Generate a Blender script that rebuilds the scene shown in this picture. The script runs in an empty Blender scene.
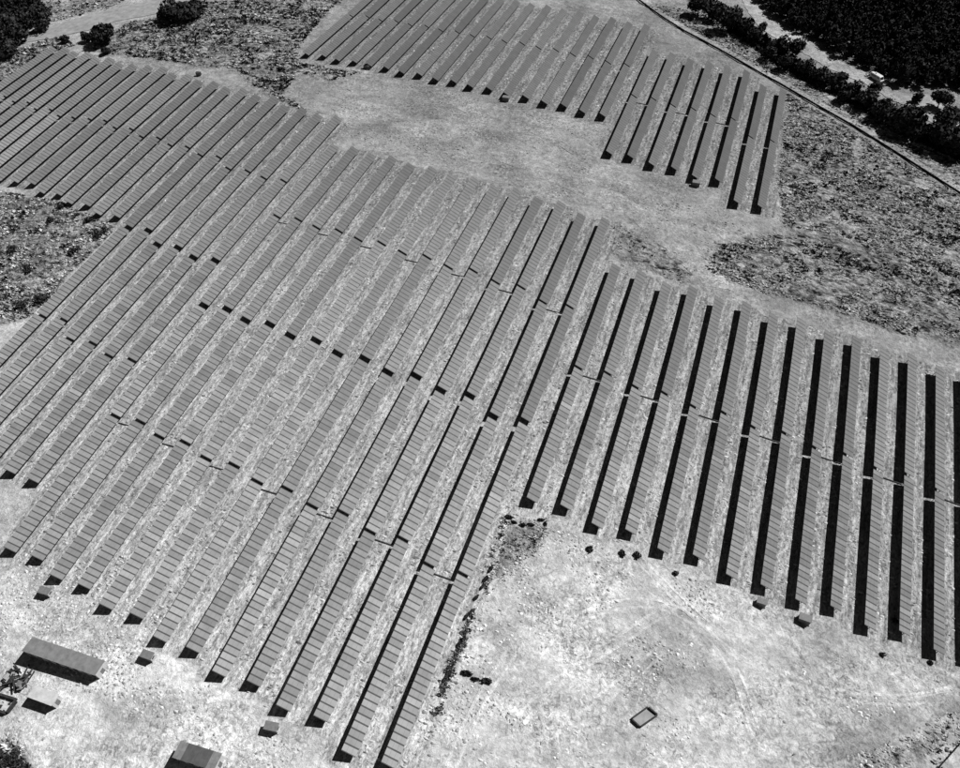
import bpy, math, random
import numpy as np
from mathutils import Matrix, Vector

random.seed(7)
rng = np.random.default_rng(11)
scene = bpy.context.scene
COL = scene.collection

# ------------------------------------------------------------------ camera
cam_data = bpy.data.cameras.new('camera')
cam = bpy.data.objects.new('camera', cam_data)
COL.objects.link(cam)
cam_data.sensor_fit = 'HORIZONTAL'
cam_data.sensor_width = 36.0
cam_data.lens = 36.0 * 754.18 / 960.0
cam_data.clip_start = 1.0
cam_data.clip_end = 9000.0
CAM_R = Vector((0.9408966, 0.33653322, -0.03819669))
CAM_U = Vector((-0.23442601, 0.72848122, 0.64370766))
CAM_W = Vector((-0.24445458, 0.59670805, -0.76431764))
CAM_P = Vector((37.727, 0.0, 170.602))
M = Matrix.Identity(4)
for i in range(3):
    M[i][0] = CAM_R[i]; M[i][1] = CAM_U[i]; M[i][2] = -CAM_W[i]; M[i][3] = CAM_P[i]
cam.matrix_world = M
scene.camera = cam

# ------------------------------------------------------------------ sky and sun (monochrome film: red filtered sky, white sun)
SUN = Vector((0.617, 0.664, 1.0)).normalized()
world = bpy.data.worlds.new('World')
scene.world = world
world.use_nodes = True
wn, wl = world.node_tree.nodes, world.node_tree.links
wn.clear()
w_out = wn.new('ShaderNodeOutputWorld')
w_bg = wn.new('ShaderNodeBackground')
w_sky = wn.new('ShaderNodeTexSky')
w_sky.sky_type = 'NISHITA'
w_sky.sun_disc = False
w_sky.sun_elevation = math.asin(SUN.z)
w_sky.sun_rotation = math.atan2(SUN.x, SUN.y)
w_sky.altitude = 1200.0
w_sky.air_density = 0.6
w_sky.dust_density = 0.1
w_sep = wn.new('ShaderNodeSeparateColor')
wl.new(w_sky.outputs[0], w_sep.inputs[0])
wl.new(w_sep.outputs[0], w_bg.inputs['Color'])
w_bg.inputs['Strength'].default_value = 0.05
wl.new(w_bg.outputs[0], w_out.inputs['Surface'])

sun_data = bpy.data.lights.new('sun', 'SUN')
sun_data.energy = 5.0
sun_data.angle = math.radians(0.5)
sun_data.color = (1.0, 1.0, 1.0)
sun = bpy.data.objects.new('sun', sun_data)
sun.rotation_euler = (-SUN).to_track_quat('-Z', 'Y').to_euler()
sun.location = (0, 0, 300)
COL.objects.link(sun)

scene.view_settings.view_transform = 'Standard'
scene.view_settings.look = 'None'
scene.view_settings.gamma = 1.0
scene.view_settings.use_curve_mapping = False
scene.view_settings.exposure = 0.35
scene.render.filter_size = 1.15
scene.cycles.max_bounces = 4
scene.cycles.diffuse_bounces = 1

# ------------------------------------------------------------------ surveyed layout, in metres
GRID=[0.86, -0.78, -2.7, -4.89, -6.99, -8.45, -9.0, -8.94, -8.54, -8.0, -7.44, -6.93, -6.49, -6.12, -0.27, -1.66, -3.37, -5.45, -7.52, -8.8, -8.89, -8.54, -8.04, -7.53, -7.08, -6.69, -6.36, -6.08, -1.65, -2.72, -4.16, -6.05, -8.08, -9.12, -8.44, -7.81, -7.32, -6.97, -6.71, -6.5, -6.32, -6.15, -3.26, -4.48, -5.7, -6.93, -8.39, -8.66, -7.2, -6.37, -6.24, -6.32, -6.42, -6.46, -6.45, -6.42, -3.84, -4.9, -5.51, -4.85, -3.64, 0.32, -1.19, -3.36, -4.82, -5.79, -6.39, -6.73, -6.91, -7.0, -2.74, -3.15, -2.81, 1.23, 3.82, 5.98, -0.19, -2.31, -4.43, -5.98, -6.96, -7.52, -7.82, -7.99, -0.72, 0.57, 1.89, 7.34, 8.94, 5.95, 2.37, -1.84, -5.19, -7.21, -8.37, -8.99, -9.31, -9.48, -1.27, 3.22, 8.32, 5.51, 3.56, 2.43, 0.63, -4.98, -8.08, -9.8, -10.74, -11.22, -11.43, -11.52, -10.94, -9.0, -8.19, -10.94, -2.47, -1.41, -6.46, -10.47, -12.38, -13.41, -13.93, -14.14, -14.16, -14.09, -25.57, -25.78, -27.23, -27.49, -16.78, -12.08, -13.87, -16.04, -17.18, -17.66, -17.77, -17.67, -17.45, -17.19, -40.64, -40.76, -40.78, -38.34, -30.39, -24.71, -23.07, -22.9, -22.83, -22.58, -22.19, -21.73, -21.24, -20.75, -54.79, -54.04, -52.53, -48.81, -42.27, -36.38, -32.75, -30.65, -29.24, -28.11, -27.11, -26.22, -25.42, -24.69, -68.17, -66.57, -63.99, -59.56, -53.38, -47.22, -42.32, -38.74, -36.07, -34.0, -32.32, -30.95, -29.83, -28.86]
ROWS=[["M", 0, -0.26, [213.76, 167.2, 120.08, 72.18, 28.37]],
["M", -1, -8.72, [213.14, 166.19, 118.57, 71.52, 27.67]],
["M", -2, -17.15, [217.34, 170.13, 123.06, 75.63, 31.75]],
["M", -3, -25.56, [216.46, 169.47, 122.0, 74.8, 31.03]],
["M", -4, -34.09, [218.73, 172.02, 124.37, 77.31, 33.41]],
["M", -5, -42.4, [218.04, 170.87, 123.0, 76.49, 32.76]],
["M", -6, -50.91, [220.04, 173.14, 125.45, 78.93, 35.44]],
["M", -7, -59.52, [219.3, 172.49, 124.84, 78.45, 35.15]],
["M", -8, -68.08, [221.25, 174.63, 127.52, 81.03, 38.1]],
["M", -9, -76.64, [220.64, 174.13, 126.95, 80.65, 37.72]],
["M", -10, -85.16, [223.03, 176.29, 129.38, 83.43, 40.32]],
["M", -11, -93.59, [222.28, 175.78, 128.8, 83.11, 40.19]],
["M", -12, -101.94, [224.44, 177.94, 131.46, 85.91, 42.94]],
["M", -13, -110.35, [223.98, 177.55, 130.92, 85.58, 42.67]],
["M", -14, -119.0, [243.88, 197.45, 150.96, 104.86, 61.07]],
["M", -15, -127.52, [243.19, 197.31, 150.44, 104.53, 61.6]],
["M", -16, -136.13, [245.89, 199.77, 153.68, 107.59, 64.66]],
["M", -17, -144.77, [246.09, 199.63, 153.48, 107.17, 64.24]],
["M", -18, -153.06, [251.58, 205.71, 159.5, 113.92, 71.0]],
["M", -19, -161.62, [251.15, 205.44, 159.3, 113.6, 70.67]],
["M", -20, -170.24, [254.85, 209.29, 163.93]],
["M", -21, -178.82, [254.36, 209.22, 163.73]],
["M", -22, -187.02, [257.69, 212.84, 167.52]],
["M", -23, -195.52, [257.44, 212.44, 167.33]],
["M", -24, -203.92, [261.77, 216.75, 171.04]],
["M", -25, -212.37, [261.4, 216.38, 170.81]],
["M", -26, -220.8, [266.16, 220.55, 175.07]],
["M", -27, -229.37, [266.04, 220.51, 174.76]],
["M", -28, -238.31, [266.05, 220.4, 174.5]],
["M", -29, -246.74, [266.26, 220.61, 174.71]],
["M", -30, -255.2, [270.38, 224.73, 178.83]],
["M", -31, -263.46, [269.74, 224.1, 178.2]],
["M", -32, -271.89, [274.25, 228.61, 182.71]],
["M", -33, -280.42, [273.88, 228.24, 182.34]],
["M", -34, -288.98, [277.3, 231.66, 185.76]],
["M", -35, -297.43, [277.27, 231.63, 185.73]],
["R", 1, 8.75, [191.39, 144.18, 97.42]],
["R", 2, 17.28, [191.58, 145.27, 98.64]],
["R", 3, 25.99, [188.96, 143.39, 96.64]],
["R", 4, 34.29, [190.39, 144.33, 98.25]],
["R", 5, 42.89, [188.6, 142.86, 96.37]],
["R", 6, 51.48, [189.64, 143.98, 98.11]],
["R", 7, 60.04, [187.8, 142.34, 96.31]],
["R", 8, 68.49, [188.97, 143.76, 97.01]],
["R", 9, 77.02, [187.18, 142.27, 96.63]],
["R", 10, 85.37, [188.13, 143.39, 98.36]],
["R", 11, 93.69, [186.45, 142.27, 96.84]],
["R", 12, 101.87, [187.76, 143.7, 98.72]],
["R", 13, 110.02, [186.38, 142.09, 97.35]],
["R", 14, 118.03, [187.11, 143.48, 98.72]],
["U", 8, 50.14, [331.11, 285.58, 240.49]],
["U", 7, 41.74, [330.72, 285.19, 240.13]],
["U", 6, 33.48, [341.5, 296.34, 250.95]],
["U", 5, 25.11, [341.32, 296.13, 249.96]],
["U", 4, 16.85, [342.97, 298.13, 252.5]],
["U", 3, 8.36, [342.45, 297.77, 252.19]],
["U", 2, -0.25, [345.02, 300.18, 254.36]],
["U", 1, -8.48, [344.78, 299.51, 253.99]],
["U", 0, -17.38, [370.92, 325.72, 279.92]],
["U", -1, -25.81, [370.42, 325.21, 279.69]],
["U", -2, -34.33, [372.53, 327.38, 281.81]],
["U", -3, -42.65, [371.93, 327.16, 281.5]],
["U", -4, -51.24, [374.47, 329.15, 283.07]],
["U", -5, -59.73, [374.28, 328.98, 282.77]],
["U", -6, -68.27, [376.21, 330.9, 284.85]],
["U", -7, -76.86, [375.8, 330.5, 284.61]],
["U", -8, -85.2, [377.67, 332.37, 286.32]],
["U", -9, -93.57, [377.4, 332.09, 285.91]],
["U", -10, -102.07, [379.38, 334.08, 288.05]],
["U", -11, -110.54, [379.26, 333.96, 287.69]],
["U", -12, -119.09, [381.89, 336.59, 289.86]],
["U", -13, -127.75, [381.52, 336.22, 290.32]],
["U", -14, -135.9, [383.58, 338.28, 291.69]],
["U", -15, -144.53, [383.19, 337.88, 291.43]],
["U", -16, -152.86, [385.6, 340.29, 293.73]],
["U", -17, -161.47, [384.58, 339.28, 293.38]]]
ROAD_TL=[[[-343.8, 259.5], [-337.0, 273.6], [-333.5, 287.6], [-324.7, 299.2], [-308.9, 318.0], [-290.8, 334.1], [-278.2, 346.3], [-254.7, 370.8]], [[-330.9, 253.4], [-325.6, 268.8], [-324.8, 282.6], [-310.3, 290.6], [-295.7, 302.1], [-286.1, 313.3], [-266.9, 326.2], [-239.9, 357.8]]]
ROAD_R=[[[23.5, 470.2], [29.8, 436.4], [34.3, 418.0], [43.3, 406.6], [51.6, 399.3], [64.8, 385.4], [75.7, 375.0], [90.9, 366.4], [102.5, 356.9], [116.5, 360.6], [127.7, 351.9], [141.1, 342.5]], [[16.1, 454.9], [23.2, 426.5], [30.6, 405.9], [38.2, 393.0], [51.0, 382.3], [58.9, 375.8], [68.9, 366.3], [85.4, 357.7], [96.1, 348.1], [103.1, 343.9], [114.6, 333.3], [133.4, 319.2]]]
TRACK_BR=[[[58.6, 44.1], [71.8, 55.7], [83.9, 65.4], [96.8, 75.6], [109.1, 85.3], [126.8, 99.3]], [[62.8, 43.8], [82.3, 59.0], [99.1, 71.4], [110.2, 80.9], [119.5, 89.2], [129.0, 97.3]]]
TRACK_R=[[[36.5, 200.8], [50.3, 196.2], [66.1, 197.3], [85.0, 196.3], [103.4, 196.1], [130.4, 196.8]], [[34.5, 193.4], [49.6, 189.7], [66.9, 189.7], [85.4, 188.5], [103.5, 188.9], [130.0, 187.7]]]
TRACK_R2=[[[47.3, 232.8], [62.6, 236.6], [76.2, 238.7], [86.5, 237.3], [95.0, 232.2]], [[47.8, 228.3], [63.1, 230.9], [74.9, 231.9], [83.4, 230.4], [91.8, 225.5]]]
FENCE=[[-28.8, 407.1], [-16.2, 393.1], [-9.9, 386.6], [1.3, 376.3], [12.1, 368.5], [21.3, 361.7], [31.7, 353.5], [41.0, 346.3], [49.9, 339.9], [66.7, 326.8], [81.6, 316.0], [100.9, 300.3], [111.9, 291.2], [126.9, 279.5]]
FENCE_BR=[[109.1, 67.9], [112.2, 71.8], [116.9, 78.7], [122.9, 87.3]]
FOREST=[[19.7, 484.1], [35.0, 421.0], [50.4, 402.4], [65.5, 389.2], [78.8, 376.4], [88.7, 372.6], [101.7, 361.4], [118.1, 368.1], [130.0, 369.9], [146.6, 359.0], [174.6, 422.5], [163.5, 559.0], [90.2, 570.9]]
FOREST_TL=[[-350.5, 276.9], [-335.8, 276.0], [-338.8, 290.2], [-334.2, 294.4], [-331.2, 301.9], [-340.8, 317.6], [-353.9, 336.1], [-374.2, 354.4], [-408.3, 333.3]]
SCRUB={"A": [[52.6, 333.4], [65.8, 324.5], [80.5, 313.8], [100.1, 298.7], [123.5, 281.1], [120.1, 201.1], [103.4, 198.3], [84.8, 199.4], [65.9, 199.6], [51.5, 199.6], [37.8, 203.3], [41.4, 217.2], [53.2, 226.9], [60.7, 238.2], [55.9, 263.1], [55.3, 300.6]], "B": [[-281.7, 282.7], [-276.8, 313.1], [-259.8, 325.2], [-252.1, 342.0], [-176.0, 364.8], [-175.8, 347.3], [-169.1, 299.7], [-160.7, 288.5], [-128.8, 286.3], [-138.4, 275.6], [-155.6, 279.3], [-153.4, 257.6], [-129.1, 248.7], [-144.6, 250.8], [-169.5, 263.2], [-188.0, 276.0], [-206.3, 274.5], [-237.4, 277.6], [-262.3, 278.5]], "C": [[-234.8, 170.1], [-201.1, 169.8], [-179.4, 164.1], [-167.0, 160.7], [-165.9, 150.1], [-167.2, 135.2], [-165.2, 121.6], [-166.1, 113.7], [-175.4, 107.4]], "D": [[-25.8, 402.7], [5.1, 402.2], [47.2, 372.5], [79.6, 348.0], [102.5, 329.3], [125.1, 309.0], [123.6, 283.2], [100.1, 303.4], [67.7, 329.0], [20.2, 364.6], [-11.0, 392.7]], "E": [[4.4, 91.6], [15.5, 96.0], [16.9, 89.4], [14.3, 82.6], [10.3, 75.5], [8.2, 72.0], [5.6, 76.4]], "F": [[-0.1, 214.3], [13.1, 215.9], [32.4, 205.5], [44.0, 194.7], [31.2, 193.6], [14.4, 194.2], [8.1, 194.9]], "G": [[-81.0, 5.9], [-77.9, 7.7], [-73.4, 6.7], [-68.2, 3.6], [-75.9, 0.4]], "H": [[-335.8, 276.0], [-319.5, 280.5], [-308.9, 295.3], [-290.1, 285.1], [-296.1, 276.8], [-299.8, 238.3]], "I": [[92.7, 67.3], [99.1, 73.6], [108.0, 80.0], [116.0, 87.1], [118.1, 81.2], [112.4, 71.3], [92.9, 62.6]], "J": [[-350.6, 331.4], [-299.2, 342.3], [-301.6, 327.7], [-321.8, 310.3], [-326.8, 304.9]], "K": [[24.7, 72.8], [34.2, 73.3], [40.5, 72.1], [37.8, 59.1], [29.5, 55.8], [23.5, 60.4]], "L": [[35.7, 67.6], [55.6, 73.3], [59.3, 65.4], [48.9, 60.1], [38.3, 57.0]]}
TREES=[[4.6, 398.8, 6.0], [13.1, 394.8, 5.9], [21.3, 386.2, 7.2], [28.0, 384.2, 5.8], [36.6, 393.2, 2.3], [34.0, 378.5, 4.4], [45.7, 369.3, 5.6], [54.2, 372.6, 4.7], [42.2, 361.9, 3.7], [50.2, 356.1, 4.2], [58.7, 353.9, 4.2], [66.3, 349.3, 4.2], [73.2, 345.8, 4.7], [89.5, 350.2, 3.0], [79.7, 339.3, 4.7], [76.7, 335.8, 3.5], [107.2, 349.9, 2.4], [85.8, 334.8, 5.2], [116.3, 349.0, 4.9], [92.2, 327.2, 5.7], [120.0, 335.8, 5.3], [102.6, 320.5, 8.0], [97.5, 320.2, 5.1], [113.1, 315.7, 8.5], [120.8, 312.1, 7.4], [-338.0, 295.7, 11.1], [-337.4, 309.2, 8.8], [-324.0, 298.3, 6.1], [-326.3, 285.3, 6.8], [-320.9, 270.8, 6.7], [-335.2, 285.1, 7.7], [-247.9, 320.0, 9.3], [-244.6, 326.9, 7.1], [-256.6, 321.1, 5.7], [-274.7, 290.5, 8.6], [-299.2, 287.7, 2.9], [-265.2, 278.5, 2.7], [-285.5, 290.3, 3.5]]
CAB=[[-92.9, 36.6], [-59.1, 31.4], [-24.9, 27.2], [80.2, 93.5], [27.4, 248.3], [-58.1, 281.7], [-127.4, 290.8], [-201.4, 266.3], [69.7, 93.6]]
SHRUB=[[6.0, 76.8], [5.9, 74.3], [5.7, 72.0], [5.3, 69.0], [5.3, 64.8], [4.7, 63.6], [6.0, 58.8], [5.4, 57.2], [5.6, 50.6], [5.4, 49.2], [9.1, 51.7], [11.6, 51.3], [13.6, 51.6], [5.6, 91.8], [7.5, 91.0], [9.6, 90.9], [11.6, 92.0], [13.7, 94.0], [14.9, 93.4], [27.3, 91.0], [35.2, 93.1], [38.6, 93.7], [48.6, 93.0], [99.0, 92.5], [101.8, 102.1], [110.3, 95.1]]
SHRUB_L=[[-197.8, 166.0], [-179.7, 160.4], [-195.3, 157.3], [-169.7, 157.2], [-170.1, 154.2], [-198.5, 140.5], [-172.8, 145.3], [-172.8, 143.6], [-183.1, 132.8], [-166.3, 121.3], [-168.1, 120.0], [-172.5, 117.0]]
FRAME=[[45.6, 55.7], [48.5, 59.5], [50.9, 58.7], [47.8, 54.8]]
PEN=[[-87.6, 13.7], [-82.1, 14.1], [-82.3, 11.0], [-87.8, 10.7]]
SCRAP=[[-87.2, 16.1], [-88.0, 19.5], [-83.7, 19.9], [-82.0, 16.1]]
VAN=[[88.3, 366.1], [93.1, 361.3]]
TYRE=[[[24.6, 60.8], [28.6, 71.8], [37.5, 80.0], [47.7, 83.7], [57.8, 81.7], [65.9, 74.7], [71.9, 63.8]], [[23.2, 46.7], [28.9, 57.8], [39.4, 71.6], [50.8, 86.6]], [[38.3, 57.0], [45.1, 67.1], [48.6, 72.9]], [[12.7, 32.7], [13.9, 47.4], [18.0, 63.0]], [[117.2, 91.2], [103.4, 83.3], [85.2, 78.3], [66.3, 80.2], [50.8, 86.6], [39.6, 92.9]]]
GROUND_TONE=[[-67.1, 10.4, 0.6], [-40.5, 23.5, 0.6], [9.4, 41.4, 0.54], [39.3, 53.0, 0.5], [23.9, 75.6, 0.47], [71.7, 75.1, 0.38], [103.5, 78.7, 0.35], [102.8, 108.1, 0.33], [-45.8, 78.0, 0.35], [-107.0, 75.4, 0.44], [-8.2, 126.3, 0.33], [74.5, 141.8, 0.31], [-71.8, 251.4, 0.205], [-3.8, 226.5, 0.215], [85.2, 192.8, 0.23], [-223.8, 222.8, 0.3], [-164.3, 250.5, 0.24], [-331.3, 321.5, 0.34], [100.2, 305.0, 0.18], [20.5, 362.4, 0.19], [-129.9, 333.1, 0.18]]  # x, y and ground tone there, mostly paler near and darker far
BELT_LOW=[[-13.7, 427.6], [3.9, 409.8], [17.4, 392.2], [28.9, 377.9], [40.9, 365.1], [53.2, 353.7], [64.7, 344.8], [75.6, 338.4], [86.2, 330.4], [96.4, 322.9], [106.2, 315.8], [117.5, 310.1], [133.9, 301.3]]
BELT_TOP=[[-5.2, 434.1], [8.6, 420.1], [23.4, 407.8], [35.4, 388.1], [45.0, 376.0], [56.8, 366.0], [68.9, 356.9], [84.7, 348.4], [94.8, 340.0], [102.6, 338.2], [113.2, 327.5], [132.9, 312.8]]
SHRUB_C=[[-75.7, 2.3], [-77.5, 4.5], [-75.1, 3.7], [-74.6, 4.7], [-72.7, 3.5], [-70.4, 3.6]]
GULLY=[[5.2, 91.3], [5.5, 83.4], [5.9, 77.1], [5.7, 72.0], [5.2, 67.1], [5.2, 62.5], [5.7, 57.2], [5.6, 52.4], [5.7, 46.6], [6.2, 41.3]]
WORN=[[[[-124.5, 253.5], [-96.7, 258.2], [-69.3, 256.3], [-41.2, 248.3], [-10.6, 238.4], [14.1, 228.3], [34.7, 211.8], [48.6, 196.5]], [[-119.2, 243.1], [-91.5, 246.5], [-66.7, 243.8], [-39.3, 235.9], [-11.5, 227.4], [8.9, 219.0], [26.2, 205.7], [39.1, 195.2]], 1.17], [[[-73.1, 278.3], [-49.5, 274.2], [-30.6, 267.9], [-11.6, 258.0], [7.9, 240.7]], [[-72.2, 269.7], [-49.7, 264.1], [-31.9, 257.9], [-13.6, 247.0], [5.2, 232.5]], 1.1], [[[41.7, 82.8], [54.2, 81.5], [65.5, 77.4], [73.5, 68.9], [77.1, 56.3]], [[37.9, 78.1], [50.8, 76.3], [60.9, 72.1], [68.0, 64.4], [70.9, 53.9]], 1.1], [[[13.6, 33.1], [14.3, 46.5], [16.9, 59.0], [22.5, 71.9], [34.4, 82.5], [50.6, 87.6]], [[18.4, 34.9], [18.7, 46.7], [21.6, 57.7], [26.3, 68.8], [36.0, 77.9], [50.5, 83.3]], 1.1]]

# ------------------------------------------------------------------ terrain height
GNX, GNY, GS = 13, 14, 85.0
GX0, GY0 = -510.0, -85.0
GRID_A = np.array(GRID).reshape(GNX, GNY)


def bspline(u):
    return ((1-u)**3/6, (3*u**3-6*u**2+4)/6, (-3*u**3+3*u**2+3*u+1)/6, u**3/6)


def hgt(x, y):
    """smooth height of the hill at world x, y (arrays)"""
    a = np.clip((np.asarray(x, float)-GX0)/GS, 0, GNX-3-1e-6)
    b = np.clip((np.asarray(y, float)-GY0)/GS, 0, GNY-3-1e-6)
    i = np.floor(a).astype(int); j = np.floor(b).astype(int)
    p = bspline(a-i); q = bspline(b-j)
    z = 0
    for k in range(4):
        for l in range(4):
            z = z + p[k]*q[l]*GRID_A[i+k, j+l]
    return z-0.32


def h1(x, y):
    return float(hgt(np.array([x]), np.array([y]))[0])


def vnoise(x, y, seed=0):
    """smooth value noise in 0..1"""
    xi = np.floor(x).astype(np.int64); yi = np.floor(y).astype(np.int64)
    fx = x-xi; fy = y-yi
    fx = fx*fx*(3-2*fx); fy = fy*fy*(3-2*fy)

    def hsh(a, b):
        n = (a*374761393 + b*668265263 + seed*69069) & 0x7fffffff
        n = ((n ^ (n >> 13))*1274126177) & 0x7fffffff
        return ((n ^ (n >> 16)) & 0xffff)/65535.0
    return ((hsh(xi, yi)*(1-fx)+hsh(xi+1, yi)*fx)*(1-fy)
            + (hsh(xi, yi+1)*(1-fx)+hsh(xi+1, yi+1)*fx)*fy)


def in_poly(x, y, poly):
    x = np.asarray(x); y = np.asarray(y)
    r = np.zeros(x.shape, bool)
    n = len(poly)
    for k in range(n):
        x1, y1 = poly[k]; x2, y2 = poly[(k+1) % n]
        if y1 == y2:
            continue
        c = ((y1 > y) != (y2 > y)) & (x < (x2-x1)*(y-y1)/(y2-y1)+x1)
        r ^= c
    return r


def poly_soft(x, y, poly, soft):
    """1 inside, 0 outside, a ramp of width soft metres at the edge"""
    ins = in_poly(x, y, poly)
    d = np.full(np.shape(x), 1e9)
    n = len(poly)
    for k in range(n):
        x1, y1 = poly[k]; x2, y2 = poly[(k+1) % n]
        ex, ey = x2-x1, y2-y1
        t = np.clip(((x-x1)*ex+(y-y1)*ey)/(ex*ex+ey*ey+1e-9), 0, 1)
        d = np.minimum(d, np.hypot(x-x1-t*ex, y-y1-t*ey))
    s = np.where(ins, d, -d)
    return np.clip(0.5+s/soft, 0, 1)


# ------------------------------------------------------------------ materials
def nodes_of(m):
    m.use_nodes = True
    n, l = m.node_tree.nodes, m.node_tree.links
    return n, l, n['Principled BSDF']


def set_in(b, **kw):
    for k, v in kw.items():
        b.inputs[k.replace('_', ' ')].default_value = v


def grey(v):
    return (v, v, v, 1)


def mat_noise(name, lo, hi, scale, rough=0.9, bump=0.3, detail=4.0, spec=0.2, obj_var=0.0, metallic=0.0):
    m = bpy.data.materials.new(name)
    n, l, b = nodes_of(m)
    tc = n.new('ShaderNodeNewGeometry')
    nz = n.new('ShaderNodeTexNoise')
    nz.inputs['Scale'].default_value = scale
    nz.inputs['Detail'].default_value = detail
    nz.inputs['Roughness'].default_value = 0.65
    l.new(tc.outputs['Position'], nz.inputs['Vector'])
    mr = n.new('ShaderNodeMapRange')
    mr.inputs[1].default_value = 0.32; mr.inputs[2].default_value = 0.68
    mr.inputs[3].default_value = lo; mr.inputs[4].default_value = hi
    l.new(nz.outputs[0], mr.inputs[0])
    out = mr.outputs[0]
    if obj_var:
        oi = n.new('ShaderNodeObjectInfo')
        mo = n.new('ShaderNodeMapRange')
        mo.inputs[3].default_value = 1-obj_var; mo.inputs[4].default_value = 1+obj_var
        l.new(oi.outputs['Random'], mo.inputs[0])
        mu = n.new('ShaderNodeMath'); mu.operation = 'MULTIPLY'
        l.new(out, mu.inputs[0]); l.new(mo.outputs[0], mu.inputs[1])
        out = mu.outputs[0]
    l.new(out, b.inputs['Base Color'])
    set_in(b, Roughness=rough, Metallic=metallic)
    b.inputs['Specular IOR Level'].default_value = spec
    if bump:
        bp = n.new('ShaderNodeBump')
        bp.inputs['Strength'].default_value = bump
        bp.inputs['Distance'].default_value = 0.1
        l.new(nz.outputs[0], bp.inputs['Height'])
        l.new(bp.outputs[0], b.inputs['Normal'])
    return m


def mat_attr(name, attr, rough=0.95, spec=0.05, scale=2.0, var=0.3):
    """base colour from a per-vertex tone (each plant its own tone) with fine noise"""
    m = bpy.data.materials.new(name)
    n, l, b = nodes_of(m)
    at = n.new('ShaderNodeAttribute'); at.attribute_name = attr
    tc = n.new('ShaderNodeNewGeometry')
    nz = n.new('ShaderNodeTexNoise'); nz.inputs['Scale'].default_value = scale
    nz.inputs['Detail'].default_value = 3
    l.new(tc.outputs['Position'], nz.inputs['Vector'])
    mr = n.new('ShaderNodeMapRange'); mr.inputs[1].default_value = .3; mr.inputs[2].default_value = .7
    mr.inputs[3].default_value = 1-var; mr.inputs[4].default_value = 1+var
    l.new(nz.outputs[0], mr.inputs[0])
    mu = n.new('ShaderNodeMath'); mu.operation = 'MULTIPLY'
    l.new(at.outputs['Fac'], mu.inputs[0]); l.new(mr.outputs[0], mu.inputs[1])
    l.new(mu.outputs[0], b.inputs['Base Color'])
    set_in(b, Roughness=rough)
    b.inputs['Specular IOR Level'].default_value = spec
    return m


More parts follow.
